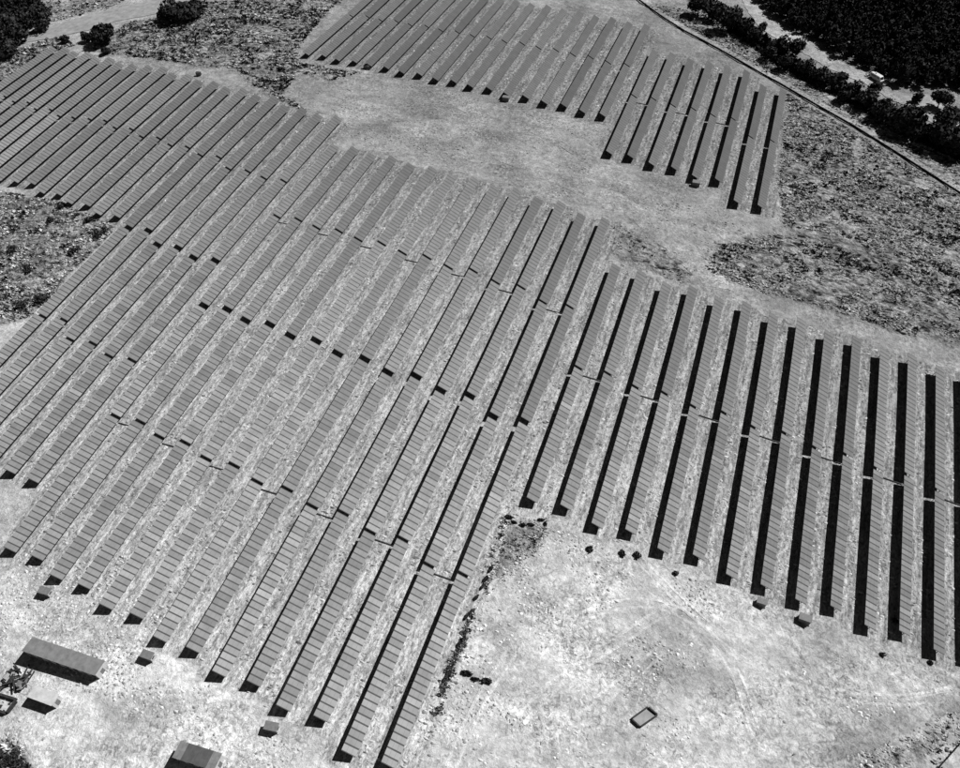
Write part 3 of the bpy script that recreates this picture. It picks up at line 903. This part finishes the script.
# collapsed timber shed
c = np.mean(np.array(SCRAP), 0)
t = empty('collapsed_shed', (c[0], c[1], h1(c[0], c[1])))
tag(t, 'collapsed dark timber frame between the long cabin and the pen', 'ruin')
for k in range(26):
    a = random.uniform(0, math.pi); r = random.uniform(1.4, 3.2)
    x, y = random.uniform(-3.0, 2.6), random.uniform(-2.1, 2.1)
    zz = random.uniform(.2, 1.2)
    m = MB()
    m.beam((x-math.cos(a)*r*.5, y-math.sin(a)*r*.5, zz), (x+math.cos(a)*r*.5, y+math.sin(a)*r*.5, zz+random.uniform(-.5, .7)), .28, .2)
    m.build('beam', M_DARK, t)
for k in range(9):
    x, y = random.uniform(-2.8, 2.6), random.uniform(-2, 2)
    a = random.uniform(0, 3); w = random.uniform(.6, 1.1)
    ca, sa = math.cos(a)*w, math.sin(a)*w
    zz = random.uniform(.3, 1.0)
    m = MB()
    m.hexa([(x-ca, y-sa, zz), (x+sa, y-ca, zz+.2), (x+ca, y+sa, zz+.4), (x-sa, y+ca, zz+.1),
            (x-ca, y-sa, zz+.05), (x+sa, y-ca, zz+.25), (x+ca, y+sa, zz+.45), (x-sa, y+ca, zz+.15)])
    m.build('fallen_sheet', M_PALE if k % 2 else M_MID, t)
for k in range(4):
    x, y = ((-2, -1.7), (2, -1.6), (1.9, 1.7), (-1.9, 1.6))[k]
    m = MB(); m.box(x-.15, x+.15, y-.15, y+.15, -.2, random.uniform(1.2, 2.2)); m.build('post', M_DARK, t)


# ------------------------------------------------------------------ inverter cabinets
CABL = ['pale inverter cabinet below the 12th main row end, far left', 'pale inverter cabinet below the 8th main row end, near the long cabin',
        'pale inverter cabinet below the 4th main row end, bottom left', 'inverter cabinet below the 9th right-hand row end',
        'white inverter cabinet at the near end of the upper array, right side', 'white inverter cabinet at the near end of the upper array, middle',
        'inverter cabinet at the near end of the upper array, left side', 'small dark cabinet at the top end of the left rows, beside the scrub',
        'small inverter cabinet below the 8th right-hand row end']
for i, (x, y) in enumerate(CAB):
    t = empty('inverter_cabinet', (x, y, h1(x, y)), random.uniform(-.1, .15))
    tag(t, CABL[i], 'cabinet', 'inverter cabinets at the row ends')
    s = 0.8 if i in (7, 8) else 1.0
    L, W, H = 1.35*s, .75*s, 1.7*s
    m = MB(); m.box(-L-.15, L+.15, -W-.15, W+.15, -.4, .14); m.build('plinth', M_STONE, t)
    m = MB(); m.box(-L, L, -W, W, .14, H); m.build('body', M_DARK if i == 7 else M_MID if i in (3, 4, 5, 6) else M_PALE, t)
    m = MB()
    m.hexa([(-L-.12, -W-.12, H+.002), (L+.12, -W-.12, H+.002), (L+.12, W+.12, H+.002), (-L-.12, W+.12, H+.002),
            (-L-.12, -W-.12, H+.1), (L+.12, -W-.12, H+.1), (L+.12, W+.12, H+.22), (-L-.12, W+.12, H+.22)])
    m.build('roof', M_DARK if i == 7 else M_MID, t)
    for k in (-1, 1):
        m = MB(); m.box(min(k*.04, k*(L-.06)), max(k*.04, k*(L-.06)), -W-.035, -W-.004, .22, H-.08)
        d = m.build('door', M_MID, t)
        m = MB(); m.box(k*.12-.03, k*.12+.03, -W-.07, -W-.036, .8, 1.0); m.build('handle', M_DARK, d)
    m = MB()
    for k in range(4):
        m.box(L+.004, L+.04, -W*.5, W*.5, H*.5+k*.12, H*.5+k*.12+.06)
    m.build('vent', M_DARK, t)


# ------------------------------------------------------------------ fences
def fence(label, P, step=3.2, h=0.95):
    pts = [Vector((x, y)) for x, y in P]
    out = [pts[0]]
    for a, b in zip(pts, pts[1:]):
        n = max(1, round((b-a).length/step))
        out += [a+(b-a)*k/n for k in range(1, n+1)]
    o = out[0]
    t = empty('perimeter_fence', (o.x, o.y, h1(o.x, o.y)))
    tag(t, label, 'fence')
    z0 = t.location.z
    pm = MB(); pm.box(-.06, .06, -.06, .06, -.5, h+.12); pme = pm.mesh('post', M_DARK)
    for k, p in enumerate(out):
        q = put('post', pme, t, (p.x-o.x, p.y-o.y, h1(p.x, p.y)-z0))
        q.rotation_euler = (random.uniform(-.05, .05), random.uniform(-.05, .05), 0)
        if k:
            r = out[k-1]
            m = MB()
            a = Vector((r.x-o.x, r.y-o.y, h1(r.x, r.y)-z0)); b = Vector((p.x-o.x, p.y-o.y, h1(p.x, p.y)-z0))
            d = (b-a)*.02
            m.beam(a+d+Vector((0, 0, h*.5)), b-d+Vector((0, 0, h*.5)), .03, h*random.uniform(.86, 1.0))
            m.build('netting_panel', M_NET, t)
    return t


fence('dark netted perimeter fence running diagonally across the upper right', FENCE)
fence('short dark netted fence in the bottom right corner', FENCE_BR, h=1.1)


# ------------------------------------------------------------------ trees
def leaf_cloud(n, rx, rz, cz, size, seed, lobes=6, base_tone=0.03, tone_var=0.6):
    """n leaf-clump quads spread through a lobed crown; returns V, F(quads), tone"""
    g = np.random.default_rng(seed)
    # lobes around the crown centre
    la = g.uniform(0, 2*np.pi, lobes); lr = g.uniform(.25, .62, lobes)*rx
    lz = g.uniform(-.45, .5, lobes)*rz
    lc = np.stack([np.cos(la)*lr, np.sin(la)*lr, lz], -1)
    ls = g.uniform(.42, .72, lobes)
    k = g.integers(0, lobes, n)
    d = g.normal(size=(n, 3)); d /= np.linalg.norm(d, axis=1)[:, None]
    rr = g.uniform(.45, 1.05, n)**.5
    c = lc[k]+d*(ls[k]*rr)[:, None]*np.array([rx, rx, rz])
    c[:, 2] = np.maximum(c[:, 2], -rz*.95)
    c[:, 2] += cz
    u = g.normal(size=(n, 3)); u /= np.linalg.norm(u, axis=1)[:, None]
    nn = d+g.normal(size=(n, 3))*.6
    v = np.cross(nn, u); v /= np.linalg.norm(v, axis=1)[:, None]+1e-9
    w = np.cross(v, nn); w /= np.linalg.norm(w, axis=1)[:, None]+1e-9
    s = (size*g.uniform(.55, 1.3, n))[:, None]
    V = np.stack([c-v*s-w*s*.6, c+v*s*.9-w*s*.4, c+v*s*.7+w*s*.8, c-v*s*.8+w*s*.5], 1).reshape(-1, 3)
    F = np.arange(4*n).reshape(n, 4)
    tone = np.repeat(base_tone*(1+tone_var*g.uniform(-1, 1.4, n)), 4)
    return V, F, tone


def trunk_mb(h, r, rx, seed):
    g = random.Random(seed)
    mb = MB()
    mb.cone((0, 0, -.4), (g.uniform(-.2, .2), g.uniform(-.2, .2), h*.75), r, r*.45)
    for k in range(5):
        a = 2*math.pi*k/5+g.uniform(-.4, .4)
        z0 = h*g.uniform(.35, .6)
        mb.cone((0, 0, z0), (math.cos(a)*rx*.6, math.sin(a)*rx*.6, z0+h*g.uniform(.15, .35)), r*.4, r*.12, 5)
    return mb


NT_R = 25   # first trees belong to the road on the right, the rest to the upper left corner
for i, (x, y, R) in enumerate(TREES):
    small = R < 3.4
    rz = R*(.72 if not small else .8)*(1.0 if i < NT_R else .62)
    cz = rz*.95+(.5 if small else 1.0)
    hh = cz+rz
    t = empty('shrub_tree' if small else 'tree', (x, y, h1(x, y)))
    if i < NT_R:
        lab = '%s dark tree in the belt along the right-hand road, counting from the top' % ordinal(i+1)
        grp = 'trees in the belt along the right-hand road'
    else:
        lab = ['big dark tree at the very top left corner, left of the road', 'dark tree right of the corner tree at top left',
               'dark tree at the wood edge nearest the grey road, top left', 'dark tree where the grey road ends at top left',
               'dark tree at the left edge below the corner wood', 'dark tree between the corner trees at the left edge',
               'wide dark tree at the top edge right of the grey road', 'tree at the right side of the wide top-edge tree',
               'low tree at the left side of the wide top-edge tree', 'single dome-shaped dark tree below the grey road',
               'small dark bush below the left part of the grey road', 'small dark bush between the dome tree and the solar rows',
               'small dark bush left of the dome-shaped tree'][i-NT_R]
        grp = 'trees at the upper left'
    tag(t, lab, 'tree', grp)
    nleaf = int(260+R*R*14)
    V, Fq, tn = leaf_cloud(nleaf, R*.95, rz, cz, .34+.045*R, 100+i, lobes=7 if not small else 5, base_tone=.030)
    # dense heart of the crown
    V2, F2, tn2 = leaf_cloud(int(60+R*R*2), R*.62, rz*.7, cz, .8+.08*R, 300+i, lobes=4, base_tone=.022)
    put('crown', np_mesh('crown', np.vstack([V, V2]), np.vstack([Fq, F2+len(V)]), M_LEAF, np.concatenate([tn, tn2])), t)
    trunk_mb(hh, .12+.035*R, R, i).build('trunk', M_BARK, t)


def scatter_poly(poly, step, jit=.45):
    P = np.array(poly)
    xs = np.arange(P[:, 0].min(), P[:, 0].max(), step); ys = np.arange(P[:, 1].min(), P[:, 1].max(), step)
    a, b = np.meshgrid(xs, ys); a = a.ravel(); b = b.ravel()
    a = a+rng.uniform(-jit, jit, a.shape)*step; b = b+rng.uniform(-jit, jit, b.shape)*step
    k = in_poly(a, b, poly)
    return a[k], b[k]


def forest(name, label, poly, step, hmin, hmax):
    protos = []
    for s in range(8):
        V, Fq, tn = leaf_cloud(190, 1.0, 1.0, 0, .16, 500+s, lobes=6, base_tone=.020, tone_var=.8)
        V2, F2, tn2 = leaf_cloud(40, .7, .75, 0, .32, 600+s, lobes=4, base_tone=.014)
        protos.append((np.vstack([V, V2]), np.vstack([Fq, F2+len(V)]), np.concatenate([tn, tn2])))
    xs, ys = scatter_poly(poly, step)
    VV, FF, TT, off = [], [], [], 0
    for x, y in zip(xs, ys):
        V, Fq, tn = protos[rng.integers(8)]
        R = step*rng.uniform(.55, .85); h = rng.uniform(hmin, hmax)
        a = rng.uniform(0, 6.28); c, s = math.cos(a), math.sin(a)
        W = np.stack([(V[:, 0]*c-V[:, 1]*s)*R+x, (V[:, 0]*s+V[:, 1]*c)*R+y, V[:, 2]*h*.45+h*.55+h1(x, y)], -1)
        VV.append(W); FF.append(Fq+off); TT.append(tn*rng.uniform(.6, 1.3)); off += len(V)
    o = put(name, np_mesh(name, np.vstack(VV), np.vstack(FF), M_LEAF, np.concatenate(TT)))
    tag(o, label, 'forest', kind='stuff')
    mb = MB()
    for x, y in zip(xs, ys):
        z = h1(x, y)
        mb.cone((x, y, z-.4), (x, y, z+hmin*.7), .2, .1, 4)
    mb.build('trunks', M_BARK, o)['kind'] = 'stuff'


forest('dark_wood', 'dense dark wood filling the upper right corner beyond the road', FOREST, 4.6, 6.5, 9.5)
forest('corner_wood', 'dark wood filling the upper left corner', FOREST_TL, 5.5, 6.5, 10.0)


# ------------------------------------------------------------------ shrubs one can tell apart
def shrub(x, y, R, label, grp, seed, tone=.03, stretch=None):
    t = empty('shrub', (x, y, h1(x, y)))
    tag(t, label, 'shrub', grp)
    V, Fq, tn = leaf_cloud(220, R, R*.62, R*.5, .17+.06*R, seed, lobes=5, base_tone=tone)
    if stretch:
        c, s = math.cos(stretch), math.sin(stretch)
        u = (V[:, 0]*c+V[:, 1]*s)*1.6; v = (-V[:, 0]*s+V[:, 1]*c)*.7
        V[:, 0] = u*c-v*s; V[:, 1] = u*s+v*c
    put('foliage', np_mesh('foliage', V, Fq, M_LEAF, tn), t)
    mb = MB()
    for k in range(4):
        a = k*1.6
        mb.cone((0, 0, -.1), (math.cos(a)*R*.5, math.sin(a)*R*.5, R*.7), .05, .02, 4)
    mb.build('stem', M_BARK, t)


for i, (x, y) in enumerate(SHRUB):
    if i < 13:
        lab = '%s dark shrub down the brushy gully beside the first main row' % ordinal(i+1)
        grp = 'shrubs along the gully'
    else:
        lab = '%s dark shrub in front of the right-hand row ends, counting from the left' % ordinal(i-12)
        grp = 'shrubs in front of the right-hand rows'
    R = (.85 if y < 95 and x > 20 else .7 if i >= 13 else .68)*random.uniform(.75, 1.15)
    if i in (10, 11, 12):
        R *= 1.2
    shrub(x, y, R, lab, grp, 900+i, stretch=1.35 if i < 10 else .1 if i < 18 else None)
for i, (x, y) in enumerate(SHRUB_L):
    shrub(x, y, random.uniform(1.5, 2.4), '%s dark shrub of the left-edge scrub patch, counting from the top' % ordinal(i+1),
          'shrubs of the left scrub patch', 960+i)


for i, (x, y) in enumerate(SHRUB_C):
    shrub(x, y, random.uniform(1.0, 1.5), '%s dark bush in the bottom left corner, counting from the left' % ordinal(i+1), 'bushes in the bottom left corner', 990+i)

# ------------------------------------------------------------------ ground cover
def tuft_protos(n, seed):
    g = np.random.default_rng(seed); out = []
    for _ in range(n):
        k = 6
        a = np.arange(k)/k*2*np.pi+g.uniform(-.3, .3, k)
        r0 = g.uniform(.7, 1.15, k); r1 = g.uniform(.35, .75, k)
        V = np.vstack([np.stack([np.cos(a)*r0, np.sin(a)*r0, np.full(k, -.25)], -1),
                       np.stack([np.cos(a+.4)*r1, np.sin(a+.4)*r1, g.uniform(.35, .85, k)], -1),
                       [[g.uniform(-.25, .25), g.uniform(-.25, .25), g.uniform(.55, 1.1)]]])
        F = []
        for i in range(k):
            j = (i+1) % k
            F += [(i, j, k+i), (j, k+j, k+i), (k+i, k+j, 2*k)]
        out.append((V, np.array(F)))
    return out


TUFTS = tuft_protos(10, 5)


def blade_protos(n, seed):
    """ragged fans of leaves and stalks"""
    g = np.random.default_rng(seed); out = []
    for _ in range(n):
        V, F = [], []
        for k in range(13):
            a = g.uniform(0, 6.28); r = g.uniform(.05, .55)
            b = np.array([math.cos(a)*r, math.sin(a)*r, -.1])
            lean = a+g.normal(0, .7)
            tip = b+np.array([math.cos(lean)*g.uniform(.2, .75), math.sin(lean)*g.uniform(.2, .75), g.uniform(.35, 1.15)])
            w = np.array([-math.sin(lean), math.cos(lean), 0])*g.uniform(.14, .34)
            m = len(V)
            V += [b-w*.6, b+w*.6, (b+tip)/2+w+np.array([0, 0, .1]), tip, (b+tip)/2-w+np.array([0, 0, .1])]
            F += [(m, m+1, m+2), (m, m+2, m+4), (m+4, m+2, m+3)]
        out.append((np.array(V), np.array(F)))
    return out


BLADES = blade_protos(12, 8)


def cover(name, label, xs, ys, s0, s1, t0, t1, hk=.7, cat='ground cover', power=2.0, flat=False, lumps=False):
    if not len(xs):
        return
    zs = hgt(xs, ys)
    PR = BLADES if flat and not lumps else TUFTS
    VV, FF, TT, off = [], [], [], 0
    kind = rng.integers(0, len(PR), len(xs))
    S = s0+(s1-s0)*rng.uniform(0, 1, len(xs))**power
    A = rng.uniform(0, 6.28, len(xs)); EL = rng.uniform(.7, 1.5, len(xs))
    if flat:      # wind-combed: longer along the slope
        A = .34+rng.normal(0, .45, len(xs)); EL = rng.uniform(1.0, 1.75, len(xs))
    T = t0+(t1-t0)*rng.uniform(0, 1, len(xs))
    for p in range(len(PR)):
        m = np.where(kind == p)[0]
        if not len(m):
            continue
        V, F = PR[p]
        c, s = np.cos(A[m])[:, None], np.sin(A[m])[:, None]
        X = (V[:, 0]*c-V[:, 1]*s)*(S[m]*EL[m])[:, None]+xs[m][:, None]
        Y = (V[:, 0]*s+V[:, 1]*c)*(S[m]/EL[m])[:, None]+ys[m][:, None]
        Z = V[:, 2]*(S[m]*hk)[:, None]+zs[m][:, None]
        W = np.stack([X, Y, Z], -1).reshape(-1, 3)
        f = (F[None]+(np.arange(len(m))*len(V))[:, None, None]).reshape(-1, 3)+off
        VV.append(W); FF.append(f); TT.append(np.repeat(T[m], len(V))); off += len(W)
    o = put(name, np_mesh(name, np.vstack(VV), np.vstack(FF), M_SCRUB, np.concatenate(TT)))
    tag(o, label, cat, kind='stuff')


def pick(poly, step, keep, cell, seed, thr=.0):
    xs, ys = scatter_poly(poly, step)
    k = (rng.uniform(0, 1, len(xs)) < keep) & (vnoise(xs/cell, ys/cell, seed) > thr)
    return xs[k], ys[k]


def off_roads(xs, ys):
    ok = np.ones(len(xs), bool)
    for A, B in (ROAD_TL, ROAD_R, TRACK_BR, TRACK_R, TRACK_R2):
        ok &= ~in_poly(xs, ys, list(A)+list(B)[::-1])
    for blk, idx, X, br in ROWS:
        ok &= ~((xs > X-.6) & (xs < X+3.6) & (ys < br[0]+.5) & (ys > br[-1]-.5))
    return xs[ok], ys[ok]


COV = {'A': (.85, .85, 'rough scrub covering the slope at the right edge', .88), 'B': (1.15, .8, 'dark scrub between the upper left road and the arrays', 1.1),
       'C': (.85, .85, 'dense scrub patch at the left edge inside the rows', .92), 'D': (.95, .8, 'dry scrub strip between fence and tree belt', .85),
       'E': (.65, .75, 'dark weeds in the corner of the clearing', .55), 'F': (1.0, .45, 'low weeds at the top of the right-hand rows', .5),
       'G': (.8, .8, 'dark bushes in the bottom left corner', 1.0), 'H': (1.4, .8, 'dark scrub at the left edge below the road', 1.3),
       'I': (.8, .6, 'weeds and stones beside the bottom right track', .7), 'J': (1.5, .6, 'scrub between the corner wood and the road', 1.1),
       'K': (.7, .35, 'weedy patch on the middle of the clearing', .6), 'L': (.7, .3, 'thin weeds around the basin', .55)}
for key, (step, keep, lab, big) in COV.items():
    xs, ys = off_roads(*pick(SCRUB[key], step, keep, 6.0, 31, .22))
    h = len(xs)
    dk = vnoise(xs/2.6, ys/1.6, 77)*.6+vnoise(xs/14, ys/9, 78)*.4+rng.uniform(-.2, .2, h)
    thr = .56 if key in 'BH' else .26 if key in 'KL' else .36 if key in 'DI' else .38
    a, b = dk <= thr, dk > thr
    if key in 'KL':
        continue
    c = rng.uniform(0, 1, h) < .58
    cover('dark_weeds', lab+', dark plants', xs[a], ys[a], .3*big, 1.1*big, .012, .07, hk=.85, flat=True)
    cover('dry_grass', lab+', pale dry plants', xs[b & ~c], ys[b & ~c], .3*big, 1.0*big, .07, .30, hk=.8, flat=True, lumps=True)
    cover('dry_stalks', lab+', pale stalks', xs[b & c], ys[b & c], .4*big, 1.35*big, .3, .6, hk=.55, flat=True)
G = np.array(GULLY, float)
seg = rng.integers(0, len(G)-1, 560); tt = rng.uniform(0, 1, 560)[:, None]
gp = G[seg]*(1-tt)+G[seg+1]*tt+rng.normal(0, .55, (560, 2))
kk = vnoise(gp[:, 0]/1.5, gp[:, 1]/4, 51) > .42
cover('gully_weeds', 'thin ragged strip of dark weeds along the gully beside the first main row', gp[kk, 0], gp[kk, 1], .25, .75, .03, .16, hk=.7, flat=True)
BELT = list(BELT_LOW)+list(BELT_TOP)[::-1]
xs, ys = pick(BELT, 1.15, .85, 7.0, 9, .18)
ok = np.ones(len(xs), bool)
xs, ys = xs[ok], ys[ok]
cover('belt_undergrowth', 'dark undergrowth beneath the tree belt along the right-hand road', xs, ys, 1.1, 2.5, .010, .03, hk=1.1, flat=True)

# clumps between the rows and over the bare ground
xs, ys = [], []
for blk, idx, X, br in ROWS:
    n = int((br[0]-br[-1])*5*.75)
    xs.append(rng.uniform(X+3.3, X+8.3, n)); ys.append(rng.uniform(br[-1]-1, br[0]+1, n))
xs = np.concatenate(xs); ys = np.concatenate(ys)
k = vnoise(xs/3, ys/9, 5)*.55+vnoise(xs/1.6, ys/2.5, 6)*.45 > .47
xs, ys = xs[k], ys[k]
h = rng.uniform(0, 1, len(xs)) < .45
cover('weed_clumps', 'small dark weed clumps scattered between the solar rows', xs[h], ys[h], .15, .55, .09, .2, hk=.4, flat=True, lumps=True)
cover('grass_clumps', 'small pale dry grass clumps scattered between the solar rows', xs[~h], ys[~h], .15, .6, .3, .5, hk=.45, flat=True, lumps=True)
bot = [[-100, -5], [130, -5], [130, 92], [8, 94], [4, 28], [-110, 60]]
xs, ys = off_roads(*scatter_poly(bot, .9))
k = (vnoise(xs/11, ys/8, 15)*.62+vnoise(xs/1.8, ys/1.8, 16)*.38 > .58)
xs, ys = xs[k], ys[k]
h = rng.uniform(0, 1, len(xs)) < .5
cover('clods', 'pale stones and clods strewn over the bare yard and clearing', xs[h], ys[h], .15, .55, .4, .62, hk=.55, cat='stones', power=2.0)
cover('dead_weeds', 'small dead weeds strewn over the bare yard and clearing', xs[~h], ys[~h], .15, .55, .2, .36, hk=.5, power=2.0)

top = [[-150, 255], [-115, 285], [-60, 278], [-12, 268], [-10, 240], [50, 236], [60, 212], [40, 205], [8, 222], [-60, 228], [-110, 232]]
xs, ys = off_roads(*scatter_poly(top, 1.2))
k = (vnoise(xs/16, ys/7, 25)*.6+vnoise(xs/2.2, ys/1.5, 26)*.4 > .52)
cover('clods', 'pale clods and dry grass on the clearing between the two arrays', xs[k], ys[k], .15, .6, .14, .32, hk=.5, flat=True, lumps=True)

# ------------------------------------------------------------------ white van on the road
vx, vy = 90.6, 363.4
t = empty('delivery_van', (vx, vy, h1(vx, vy)+.22), math.atan2(-5.5, 5.7))
tag(t, 'white van parked on the road at the edge of the dark wood', 'van')
mb = MB()
# side profile along x (length 6.6), extruded over the width
prof = [(-3.3, .45), (3.25, .45), (3.3, 1.05), (2.95, 1.3), (2.25, 2.35), (1.95, 2.55), (-3.2, 2.6), (-3.3, 2.4)]
W = 1.05
n = len(prof)
for s in (-1, 1):
    mb.v += [(x, s*(W if z < 1.6 else W-.08), z) for x, z in prof]
mb.f.append(tuple(range(n))); mb.m.append(0)
mb.f.append(tuple(reversed(range(n, 2*n)))); mb.m.append(0)
for i in range(n):
    j = (i+1) % n
    mb.f.append((i, i+n, j+n, j)); mb.m.append(0)
mb.build('body', M_WHITE, t)
for s in (-1, 1):
    for a, b in ((-2.9, -1.5), (-1.35, .1), (.3, 1.8)):
        m = MB(); m.box(a, b, min(s*W, s*(W+.03)), max(s*W, s*(W+.03)), 1.45, 2.1); m.build('side_window', M_PANE, t)
    for x in (-2.1, 2.1):
        m = MB(); m.cone((x, s*.78, .38), (x, s*1.08, .38), .38, .38, 14); w = m.build('wheel', M_RUBBER, t)
        m = MB(); m.cone((x, s*1.082, .38), (x, s*1.1, .38), .2, .2, 10); m.build('rim', M_STEEL, w)
    m = MB(); m.box(3.26, 3.33, s*.75-.17, s*.75+.17, .78, .98); m.build('headlight', M_PALE, t)
    m = MB(); m.box(2.0, 2.12, min(s*1.06, s*1.3), max(s*1.06, s*1.3), 1.45, 1.7); m.build('mirror', M_DARK, t)
m = MB()
m.quad((2.97, -.9, 1.33), (2.97, .9, 1.33), (2.29, .85, 2.33), (2.29, -.85, 2.33))
m.build('windscreen', M_PANE, t)
m = MB(); m.box(3.28, 3.42, -1.0, 1.0, .42, .62); m.build('bumper', M_MID, t)
